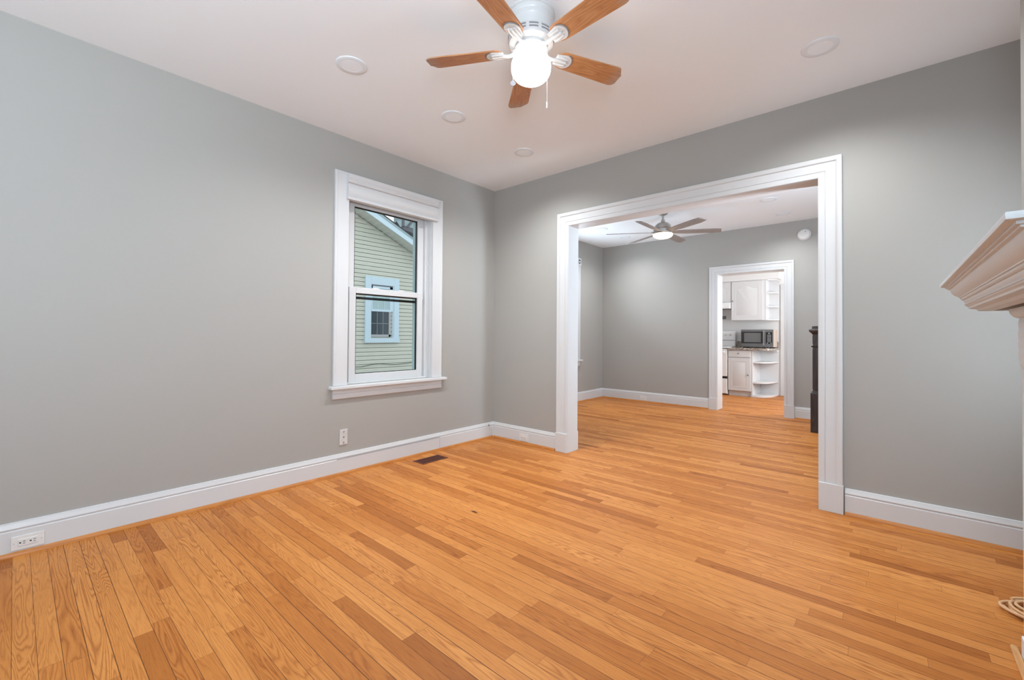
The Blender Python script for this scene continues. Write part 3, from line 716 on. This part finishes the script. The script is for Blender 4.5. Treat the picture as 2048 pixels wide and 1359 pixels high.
# power cord: loose coil on the floor in the alcove
pc = thing('extension_cord', (0.43, 2.76, 0), 'coiled tan extension cord lying on the floor at the right edge', 'cord')
random.seed(4); pts = []
turns = 5
for k in range(turns * 22 + 1):
    a = 2 * PI * k / 22; t = k / 22
    rx = 0.098 - 0.012 * math.sin(t * 2.3) - 0.007 * t; ry = 0.094 - 0.009 * math.cos(t * 3.1) - 0.006 * t
    ox = 0.012 * math.sin(t * 1.9); oy = 0.012 * math.cos(t * 1.3)
    pts.append((0.440 + ox + rx * math.cos(a + 2.6), 2.755 + oy + ry * math.sin(a + 2.6), 0.0065 + 0.0075 * min(t, 4.4) * 0.72 + 0.003 * math.sin(a * 1.5) ** 2))
build('cord', MB().tube(pts, 0.0058, 8), M['cord'], pc, smooth=60)
build('plug', MB().box(0.405, 0.43, 2.735, 2.752, 0.004, 0.022), M['plug'], pc, bevel=0.003)

# ------------------------------------------------------------------ newel post
NX, NY = -0.738 + 0.080, 6.245 + 0.080
nw = thing('newel_post', (NX, NY, 0), 'dark walnut square newel post with fluted shaft behind the right jamb', 'newel post')
def sq(h): return [(NX - h, NY - h), (NX + h, NY - h), (NX + h, NY + h), (NX - h, NY + h)]
def sqsweep(prof, h):
    """ring of moulding round a square of half width h"""
    return MB().sweep(sq(h), prof, xyf, closed=True)
build('base_block', MB().prism(sq(0.080), 0, 0.455), M['newel'], nw, bevel=0.003)
build('base_moulding', sqsweep([(-0.02, 0.455), (0.016, 0.455), (0.014, 0.466), (0.004, 0.472), (0.002, 0.486), (-0.006, 0.492), (-0.02, 0.492)], 0.064), M['newel'], nw, smooth=30)
sh = MB().prism(sq(0.0585), 0.455, 1.19)
rib = lambda a, b, c, d, z0, z1: sh.box(a, b, c, d, z0, z1)
for q in (-0.046, -0.022, 0.0, 0.022, 0.046):
    for z0, z1 in ((0.51, 0.99), (1.05, 1.15)):
        w_ = 0.0055
        rib(NX + q - w_, NX + q + w_, NY - 0.0625, NY - 0.058, z0, z1); rib(NX + q - w_, NX + q + w_, NY + 0.058, NY + 0.0625, z0, z1)
        rib(NX - 0.0625, NX - 0.058, NY + q - w_, NY + q + w_, z0, z1); rib(NX + 0.058, NX + 0.0625, NY + q - w_, NY + q + w_, z0, z1)
build('fluted_shaft', sh, M['newel'], nw)
build('collar', sqsweep([(-0.02, 1.008), (0.004, 1.008), (0.012, 1.014), (0.014, 1.022), (0.004, 1.028), (-0.02, 1.030)], 0.060), M['newel'], nw, smooth=30)
build('cap', sqsweep([(-0.06, 1.160), (0.002, 1.160), (0.006, 1.172), (0.020, 1.184), (0.030, 1.196), (0.034, 1.200), (0.034, 1.216), (0.028, 1.222), (0.012, 1.226), (0.006, 1.232), (0.006, 1.258), (-0.06, 1.262)], 0.060), M['newel'], nw, smooth=30)
build('cap_top', MB().prism(sq(0.05), 1.16, 1.2615), M['newel'], nw)

# ------------------------------------------------------------------ kitchen
kl = thing('added_kitchen_light', (-2.3, 8.1, H), 'added round white lit ceiling light, out of view above the kitchen floor', 'ceiling light')  # unseen lamp added to brighten the kitchen
build('light_shade', MB().lathe([(0.19, 0), (0.19, -0.03), (0.16, -0.06), (0.08, -0.08), (0.002, -0.085)], (0, 0, 0), 40), emit('added_kitchen_glow', (0.95, 0.98, 1.0), 9), kl, smooth=50, local=True)
struct('trim_11', MB().box(-3.4, -1.60, 9.405, YK, 2.222, H), M['kwall'])          # soffit box over the wall cabinets

def cab_door(parent, x0, x1, z0, z1, y, arched=False, name='door', rail=0.055):
    """raised panel door, front face at y (towards -y)"""
    d = build(name, MB().box(x0, x1, y, y + 0.018, z0, z1), M['cab'], parent, bevel=0.003)
    m_ = MB(); a0, a1, b0, b1 = x0 + rail, x1 - rail, z0 + rail, z1 - rail
    if arched:
        n_ = 16; top = []
        for k in range(n_ + 1):
            t = k / n_; u = abs(2 * t - 1)
            lift = 0.0 if u > 0.72 else 0.5 * (1 + math.cos(PI * u / 0.72))
            top.append((a0 + (a1 - a0) * t, b1 - 0.055 + 0.055 * lift))
        out = [(a0, b0), (a1, b0)] + top[::-1]
    else: out = [(a0, b0), (a1, b0), (a1, b1), (a0, b1)]
    # groove ring + raised field
    n_ = len(out); cxm = sum(p[0] for p in out) / n_; czm = (b0 + b1) / 2
    def inset(pts, k): return [(cxm + (p[0] - cxm) * (1 - k / ((a1 - a0) / 2)), czm + (p[1] - czm) * (1 - k / ((b1 - b0) / 2))) for p in pts]
    rings = [(out, -0.0005), (out, -0.003), (inset(out, 0.006), -0.003), (inset(out, 0.010), -0.0008), (inset(out, 0.022), -0.0008), (inset(out, 0.040), -0.007)]
    vs = []; fs = []
    for pts, dep in rings: vs += [(p[0], y + dep, p[1]) for p in pts]
    for i in range(len(rings) - 1):
        for k in range(n_): fs.append((i * n_ + k, i * n_ + (k + 1) % n_, (i + 1) * n_ + (k + 1) % n_, (i + 1) * n_ + k))
    fs.append(tuple((len(rings) - 1) * n_ + k for k in range(n_)))
    m_.add(vs, fs)
    build('raised_panel', m_, M['cab'], d, smooth=25)
    return d
def knob(parent, x, y, z, star=False):
    return build('knob', MB().lathe([(0.005, 0), (0.005, -0.012), (0.014, -0.016), (0.016, -0.022), (0.010, -0.028), (0.002, -0.029)], (x, y, z), 18, 'y'), M['knob'], parent, smooth=40)

FY = 9.05
bc = thing('base_cabinet', (-2.19, 9.38, 0), 'white base cabinet with one drawer over a raised panel door, below the granite top', 'cabinet')
build('body', MB().box(-2.39, -1.99, FY + 0.02, 9.715, 0.10, 0.875), M['cab'], bc, bevel=0.002)
build('toe_kick', MB().box(-2.385, -1.995, FY + 0.06, FY + 0.08, 0, 0.10), M['cab'], bc)
dr = build('drawer', MB().box(-2.385, -2.0, FY, FY + 0.018, 0.737, 0.865), M['cab'], bc, bevel=0.006)
knob(dr, -2.20, FY, 0.81)
dd = cab_door(bc, -2.385, -2.0, 0.105, 0.722, FY, rail=0.06)
knob(dd, -2.035, FY, 0.41)

su = thing('shelf_unit', (-1.8, 9.4, 0), 'white open base shelf unit with curved shelves at the end of the granite counter', 'shelf unit')
build('back_panel', MB().box(-1.985, -1.655, 9.69, 9.715, 0, 0.875), M['cab'], su)
build('side_panel', MB().box(-1.988, -1.968, FY + 0.02, 9.69, 0, 0.875), M['cab'], su)
build('top_rail', MB().box(-1.968, -1.66, 9.60, 9.69, 0.84, 0.875), M['cab'], su)
def quarter(x0, y1, rx, ry, n_=16, e=2.6):
    """shelf outline: corner at (x0,y1), curved front"""
    pts = [(x0, y1)]
    for k in range(n_ + 1):
        a = PI / 2 * k / n_; pts.append((x0 + rx * math.cos(PI / 2 - a) ** (2 / e) if False else x0 + rx * math.sin(a) ** (2 / e), y1 - ry * math.cos(a) ** (2 / e)))
    return pts
for z0, z1, ry in ((0.0, 0.035, 0.62), (0.255, 0.280, 0.60), (0.630, 0.655, 0.58)):
    build('shelf', MB().prism(quarter(-1.968, 9.69, 0.31, ry), z0, z1), M['cab'], su, bevel=0.002)

ct = thing('countertop', (-2.02, 9.36, 0.875), 'speckled brown grey granite countertop with a short backsplash', 'countertop')
pts = [(-2.39, 9.02), (-1.80, 9.02), (-1.72, 9.04), (-1.665, 9.10), (-1.655, 9.20), (-1.655, 9.715), (-2.39, 9.715)]
build('slab', MB().prism(pts, 0.875, 0.912), M['granite'], ct, bevel=0.004)
build('backsplash', MB().box(-2.39, -1.655, 9.695, 9.718, 0.912, 1.035), M['granite'], ct, bevel=0.002)

mw = thing('microwave_oven', (-1.93, 9.42, 0.912), 'dark stainless microwave oven with window and keypad on the granite counter', 'microwave')
mz0, mz1 = 0.932, 1.262
build('body', MB().box(-2.205, -1.662, 9.262, 9.60, mz0, mz1), M['mwside'], mw, bevel=0.004)
for fx_, fy_ in ((-2.16, 9.31), (-1.71, 9.31), (-2.16, 9.56), (-1.71, 9.56)): build('foot', MB().box(fx_ - 0.02, fx_ + 0.02, fy_ - 0.02, fy_ + 0.02, 0.9125, mz0), M['black'], mw)
md = build('door', MB().box(-2.206, -1.790, 9.245, 9.2615, mz0, mz1), M['steel'], mw, bevel=0.003)
build('door_glass', MB().box(-2.202, -1.800, 9.2425, 9.2455, 1.000, 1.222), M['mwblack'], md, bevel=0.001)
build('door_window', MB().box(-2.150, -1.865, 9.2405, 9.243, 1.022, 1.198), M['mwwin'], md)
build('handle', MB().box(-1.826, -1.802, 9.212, 9.222, 0.965, 1.240).box(-1.824, -1.804, 9.222, 9.245, 0.970, 0.990).box(-1.824, -1.804, 9.222, 9.245, 1.215, 1.235), M['steelh'], md, bevel=0.003)
cp = build('control_panel', MB().box(-1.788, -1.661, 9.245, 9.2615, mz0, mz1), M['steel'], mw, bevel=0.002)
build('keypad', MB().box(-1.780, -1.680, 9.2425, 9.2455, 0.996, 1.214), M['black'], cp)
kk = MB()
for r_ in range(7):
    for c_ in range(3):
        if r_ == 0: continue
        kk.box(-1.757 + c_ * 0.021, -1.743 + c_ * 0.021, 9.2408, 9.243, 1.180 - r_ * 0.025, 1.189 - r_ * 0.025)
kk.box(-1.745, -1.715, 9.2408, 9.243, 1.186, 1.198)
for kx in (-1.765, -1.708): build('key_button', MB().box(kx, kx + 0.017, 9.2408, 9.243, 1.003, 1.014), M['mwmark'], cp)
build('display_and_keys', kk, M['mwmark'], cp)

rg = thing('kitchen_range', (-2.77, 9.36, 0), 'white electric kitchen range with knobs on its backguard beside the doorway', 'range')
build('body', MB().box(-3.155, -2.398, 9.07, 9.69, 0.02, 0.905), M['enamel'], rg, bevel=0.004)
build('cooktop', MB().box(-3.157, -2.396, 9.045, 9.69, 0.905, 0.925), M['enamel'], rg, bevel=0.004)
bgd = build('backguard', MB().box(-3.155, -2.398, 9.60, 9.69, 0.925, 1.235), M['enamel'], rg, bevel=0.012)
build('seam_line', MB().box(-3.150, -2.402, 9.598, 9.6005, 1.045, 1.055), M['slot'], bgd)
for x in (-3.05, -2.95, -2.58, -2.49): build('knob', MB().lathe([(0.024, 0), (0.024, -0.010), (0.017, -0.014), (0.015, -0.030), (0.002, -0.031)], (x, 9.60, 1.165), 20, 'y'), M['plate'], bgd, smooth=40)
od = build('oven_door', MB().box(-3.150, -2.403, 9.035, 9.07, 0.36, 0.885), M['enamel'], rg, bevel=0.006)
build('handle', MB().box(-3.09, -2.44, 8.99, 9.01, 0.815, 0.84).box(-3.09, -3.07, 9.01, 9.035, 0.815, 0.84).box(-2.46, -2.44, 9.01, 9.035, 0.815, 0.84), M['enamel'], od, bevel=0.004)
build('storage_drawer', MB().box(-3.150, -2.403, 9.035, 9.07, 0.03, 0.315), M['enamel'], rg, bevel=0.006)
build('drawer_gap', MB().box(-3.150, -2.403, 9.06, 9.0695, 0.315, 0.36), M['black'], rg)
build('door_gap', MB().box(-3.150, -2.403, 9.05, 9.0695, 0.886, 0.904), M['slot'], rg)

wc = thing('wall_cabinet', (-2.125, 9.56, 1.44), 'white wall cabinet with one arched raised panel door above the microwave', 'cabinet')
build('body', MB().box(-2.422, -1.828, 9.42, 9.715, 1.442, 2.222), M['cab'], wc, bevel=0.002)
wd = cab_door(wc, -2.416, -1.866, 1.448, 2.205, 9.40, True, rail=0.07)
knob(wd, -2.392, 9.40, 1.828)
wc2 = thing('wall_cabinet', (-2.79, 9.56, 1.80), 'short white wall cabinet with an arched door above the range hood', 'cabinet')
build('body', MB().box(-3.155, -2.426, 9.42, 9.715, 1.805, 2.222), M['cab'], wc2, bevel=0.002)
cab_door(wc2, -3.150, -2.795, 1.81, 2.205, 9.40, True); cab_door(wc2, -2.787, -2.432, 1.81, 2.205, 9.40, True)
hd = thing('range_hood', (-2.79, 9.5, 1.68), 'slim white range hood mounted under the short wall cabinet', 'range hood')
build('hood_shell', MB().prism([(9.715, 1.682), (9.30, 1.682), (9.30, 1.715), (9.36, 1.804), (9.715, 1.804)], -3.155, -2.428, lambda a, b, h: (h, a, b)), M['enamel'], hd, bevel=0.003)
build('filter_opening', MB().box(-3.12, -2.46, 9.34, 9.68, 1.678, 1.6825), M['slot'], hd)
cs = thing('wall_shelf', (-1.735, 9.6, 1.44), 'white open corner wall shelf with four small shelves beside the arched cabinet', 'shelf')
build('back_panel', MB().box(-1.826, -1.640, 9.700, 9.716, 1.442, 2.222), M['cab'], cs)
build('side_panel', MB().box(-1.826, -1.812, 9.42, 9.700, 1.442, 2.222), M['cab'], cs)
for z in (1.442, 1.690, 1.955, 2.205):
    build('shelf', MB().prism([(-1.812, 9.700), (-1.812, 9.425), (-1.79, 9.425), (-1.72, 9.47), (-1.665, 9.54), (-1.642, 9.62), (-1.640, 9.700)], z, z + 0.016), M['cab'], cs)
ko = thing('wall_outlet', (-2.66, YK, 1.485), 'dark grey outlet plate on the kitchen wall under the range hood', 'outlet')
build('cover_plate', MB().box(-2.72, -2.598, YK - 0.006, YK, 1.485, 1.548), M['steel'], ko, bevel=0.001)
build('socket_slots', MB().box(-2.71, -2.605, YK - 0.007, YK - 0.0055, 1.500, 1.503).box(-2.71, -2.605, YK - 0.007, YK - 0.0055, 1.528, 1.531), M['black'], ko)
dk = sempty('door_1', (-1.2, YK, 0))
build('casing', MB().box(-1.625, -1.530, YK - 0.022, YK, 0, 2.03).box(-1.625, -0.70, YK - 0.022, YK, 2.03, 2.13), M['trim'], dk, bevel=0.003)
build('door_panel', MB().box(-1.528, -0.80, YK - 0.010, YK, 0.01, 2.03), M['trim'], dk)

# ------------------------------------------------------------------ outside: the neighbour's house
struct('ground', MB().box(-30, XL - 0.25, -20, 30, -0.75, -0.65), M['bounce_ground'], origin=(0, 0, 0))
nh = thing('neighbor_house', (-10.2, 3.6, -0.65), 'sage green clapboard house with a white framed gable, seen through the window', 'house')
XW = -9.8; XFa = -9.40
wl = lambda y: 4.073 - 0.4366 * (y - 5.358)      # underside of the rake at y
YR = 2.6; YE = 8.4
sd_ = MB(); zc = -0.65; n_c = 0; CH = 0.1016
def zlim(z):  # y extent where the gable is at least z high
    ymax = 5.358 + (4.073 - z) / 0.4366
    return min(ymax, YE - 0.3)
while zc < wl(YR):
    z0, z1 = zc, zc + CH; ymx = zlim(z1); ymn = 2 * YR - ymx
    if ymx - ymn < 0.1: break
    pr = [(0, z0), (-0.012, z0 + 0.0), (-0.012, z0 + 0.010), (0.014, z0 + 0.010), (0.009, z0 + 0.055), (0.012, z0 + 0.060), (0.004, z1), (-0.02, z1), (-0.02, z0)]
    pr = [(-0.03, z0), (-0.022, z0), (-0.022, z0 + 0.015), (0.016, z0 + 0.015), (0.010, z0 + 0.052), (0.014, z0 + 0.056), (0.004, z1), (-0.03, z1)]
    sd_.prism(pr, ymn, ymx, lambda a, b, h: (XW + a, h, b)); zc += CH
build('siding', sd_, M['siding'], nh)
build('wall_core', MB().prism([(2 * YR - YE + 0.3, -0.65), (YE - 0.3, -0.65), (YE - 0.3, wl(YE - 0.3)), (YR, wl(YR)), (2 * YR - YE + 0.3, wl(YE - 0.3))], XW - 0.2, XW - 0.025, lambda a, b, h: (h, a, b)), M['siding'], nh)
zf = lambda y: 4.067 - 0.441 * (y - 5.384)
def rake(mb, lo, hi, xa, xb):
    for s_ in (1, -1):
        ye = YE if s_ > 0 else 2 * YR - YE
        mb.prism([(YR, zf(YR) + lo), (ye, zf(YE) + lo), (ye, zf(YE) + hi), (YR, zf(YR) + hi)], xa, xb, lambda a, b, h: (h, a, b))
    return mb
build('fascia', rake(MB(), 0.0, 0.142, XFa - 0.02, XFa), M['exttrim'], nh)
sf = rake(MB(), 0.005, 0.02, XW - 0.02, XFa - 0.018)
for k in range(60):      # ribs of the vented soffit
    y = YR + 0.12 + k * 0.15
    if y > YE: break
    sf.prism([(y, zf(y) - 0.014), (y + 0.012, zf(y + 0.012) - 0.014), (y + 0.012, zf(y + 0.012) + 0.012), (y, zf(y) + 0.012)], XW, XFa - 0.02, lambda a, b, h: (h, a, b))
build('soffit', sf, M['soffit'], nh)
build('drip_edge', rake(MB(), 0.142, 0.200, XFa - 0.03, XFa + 0.012), M['gutterlt'], nh)
build('roof', rake(MB(), 0.198, 0.222, XFa - 7.0, XFa + 0.022), M['roof'], nh)
build('corner_board', MB().prism([(2 * YR - YE + 0.3, -0.65), (2 * YR - YE + 0.42, -0.65), (2 * YR - YE + 0.42, 3), (2 * YR - YE + 0.3, 3)], XW, XW + 0.02, lambda a, b, h: (h, a, b)), M['exttrim'], nh)
# gable window
gw = build('window_trim', MB().box(XW, XW + 0.02 + 0.035, 5.672, 5.83, 1.02, 2.56).box(XW, XW + 0.02 + 0.035, 6.49, 6.645, 1.02, 2.56).box(XW, XW + 0.02 + 0.035, 5.83, 6.49, 2.36, 2.56).box(XW, XW + 0.02 + 0.05, 5.66, 6.66, 0.905, 1.02).box(XW - 0.10, XW + 0.02 + 0.02, 6.455, 6.49, 1.02, 2.36).box(XW - 0.10, XW + 0.02 + 0.02, 5.83, 5.845, 1.02, 2.36), M['exttrim'], nh, bevel=0.004)
build('upper_sash', MB().box(XW + 0.02 + 0.004, XW + 0.02 + 0.022, 5.845, 5.875, 1.70, 2.33).box(XW + 0.02 + 0.004, XW + 0.02 + 0.022, 6.37, 6.455, 1.70, 2.33).box(XW + 0.02 + 0.004, XW + 0.02 + 0.022, 5.845, 6.455, 2.27, 2.33).box(XW + 0.02 + 0.004, XW + 0.02 + 0.026, 5.845, 6.42, 1.69, 1.745)
      .box(XW + 0.02 + 0.004, XW + 0.02 + 0.014, 6.035, 6.045, 1.74, 2.27).box(XW + 0.02 + 0.004, XW + 0.02 + 0.014, 6.205, 6.215, 1.74, 2.27).box(XW + 0.02 + 0.004, XW + 0.02 + 0.014, 5.87, 6.38, 2.015, 2.025), M['exttrim'], gw)
build('shade', MB().box(XW + 0.02 + 0.001, XW + 0.02 + 0.006, 5.87, 6.38, 1.745, 2.27), M['shade'], gw)
build('lower_sash', MB().box(XW + 0.02 + 0.004, XW + 0.02 + 0.020, 6.345, 6.40, 1.05, 1.69).box(XW + 0.02 + 0.004, XW + 0.02 + 0.020, 5.845, 6.40, 1.05, 1.11), M['ltgrey'], gw)
build('muntins', MB().box(XW + 0.02 + 0.004, XW + 0.02 + 0.012, 6.013, 6.021, 1.11, 1.69).box(XW + 0.02 + 0.004, XW + 0.02 + 0.012, 6.180, 6.188, 1.11, 1.69).box(XW + 0.02 + 0.004, XW + 0.02 + 0.012, 5.85, 6.345, 1.385, 1.393), M['gutterlt'], gw)
build('window_pane', MB().box(XW + 0.02 + 0.001, XW + 0.02 + 0.005, 5.85, 6.345, 1.11, 1.69), M['extglass'], gw)
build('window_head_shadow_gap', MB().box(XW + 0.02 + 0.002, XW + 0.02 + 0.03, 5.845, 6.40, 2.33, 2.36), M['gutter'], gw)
# grey roof hood with bracket standing on the far slope
rh = thing('roof_hood', (-10.4, 6.9, 3.6), 'dark grey boxed eave with a bracket above the neighbouring roof slope', 'eave')
sc_ = 10.4 / 9.4
def rp(y, z): return (y * sc_, 1.1365 + (z - 1.1365) * sc_)
q = [rp(6.30, 3.94), rp(6.42, 3.81), rp(7.4, 3.66), rp(7.4, 3.84), rp(6.55, 3.90)]
build('eave_box', MB().prism(q, -10.9, -10.4, lambda a, b, h: (h, a, b)), M['gutter'], rh)
q = [rp(6.285, 3.965), rp(6.40, 3.83), rp(6.45, 3.86), rp(6.44, 4.02)]
build('end_panel', MB().prism(q, -10.4, -10.37, lambda a, b, h: (h, a, b)), M['gutterlt'], rh)
q = [rp(6.44, 4.03), rp(6.44, 3.87), rp(6.52, 3.86), rp(6.52, 4.06)]
build('post', MB().prism(q, -10.42, -10.36, lambda a, b, h: (h, a, b)), M['gutter'], rh)
q = [rp(6.52, 4.3), rp(6.52, 3.88), rp(7.3, 3.80), rp(7.3, 4.3)]
build('wall_panel', MB().prism(q, -10.9, -10.43, lambda a, b, h: (h, a, b)), M['gutterlt'], rh)
q = [rp(6.60, 3.87), rp(6.66, 3.87), rp(6.84, 4.10), rp(6.80, 4.12)]
build('bracket', MB().prism(q, -10.43, -10.38, lambda a, b, h: (h, a, b)), M['gutter'], rh)
cb = [(XW + 0.03, 5.0, 0.36), (XW + 0.03, 5.40, 0.328), (XW + 0.03, 5.6, 0.322), (XW + 0.03, 5.9, 0.365), (XW + 0.03, 6.1, 0.372), (XW + 0.03, 6.4, 0.340), (XW + 0.03, 6.6, 0.330), (XW + 0.03, 6.9, 0.350), (XW + 0.03, 7.3, 0.372), (XW + 0.03, 8.05, 0.36)]
tag(build('utility_cable', MB().tube(cb, 0.006, 8), M['wire'], smooth=60), 'thin dark cable sagging along the green siding low on the house outside', 'cable')
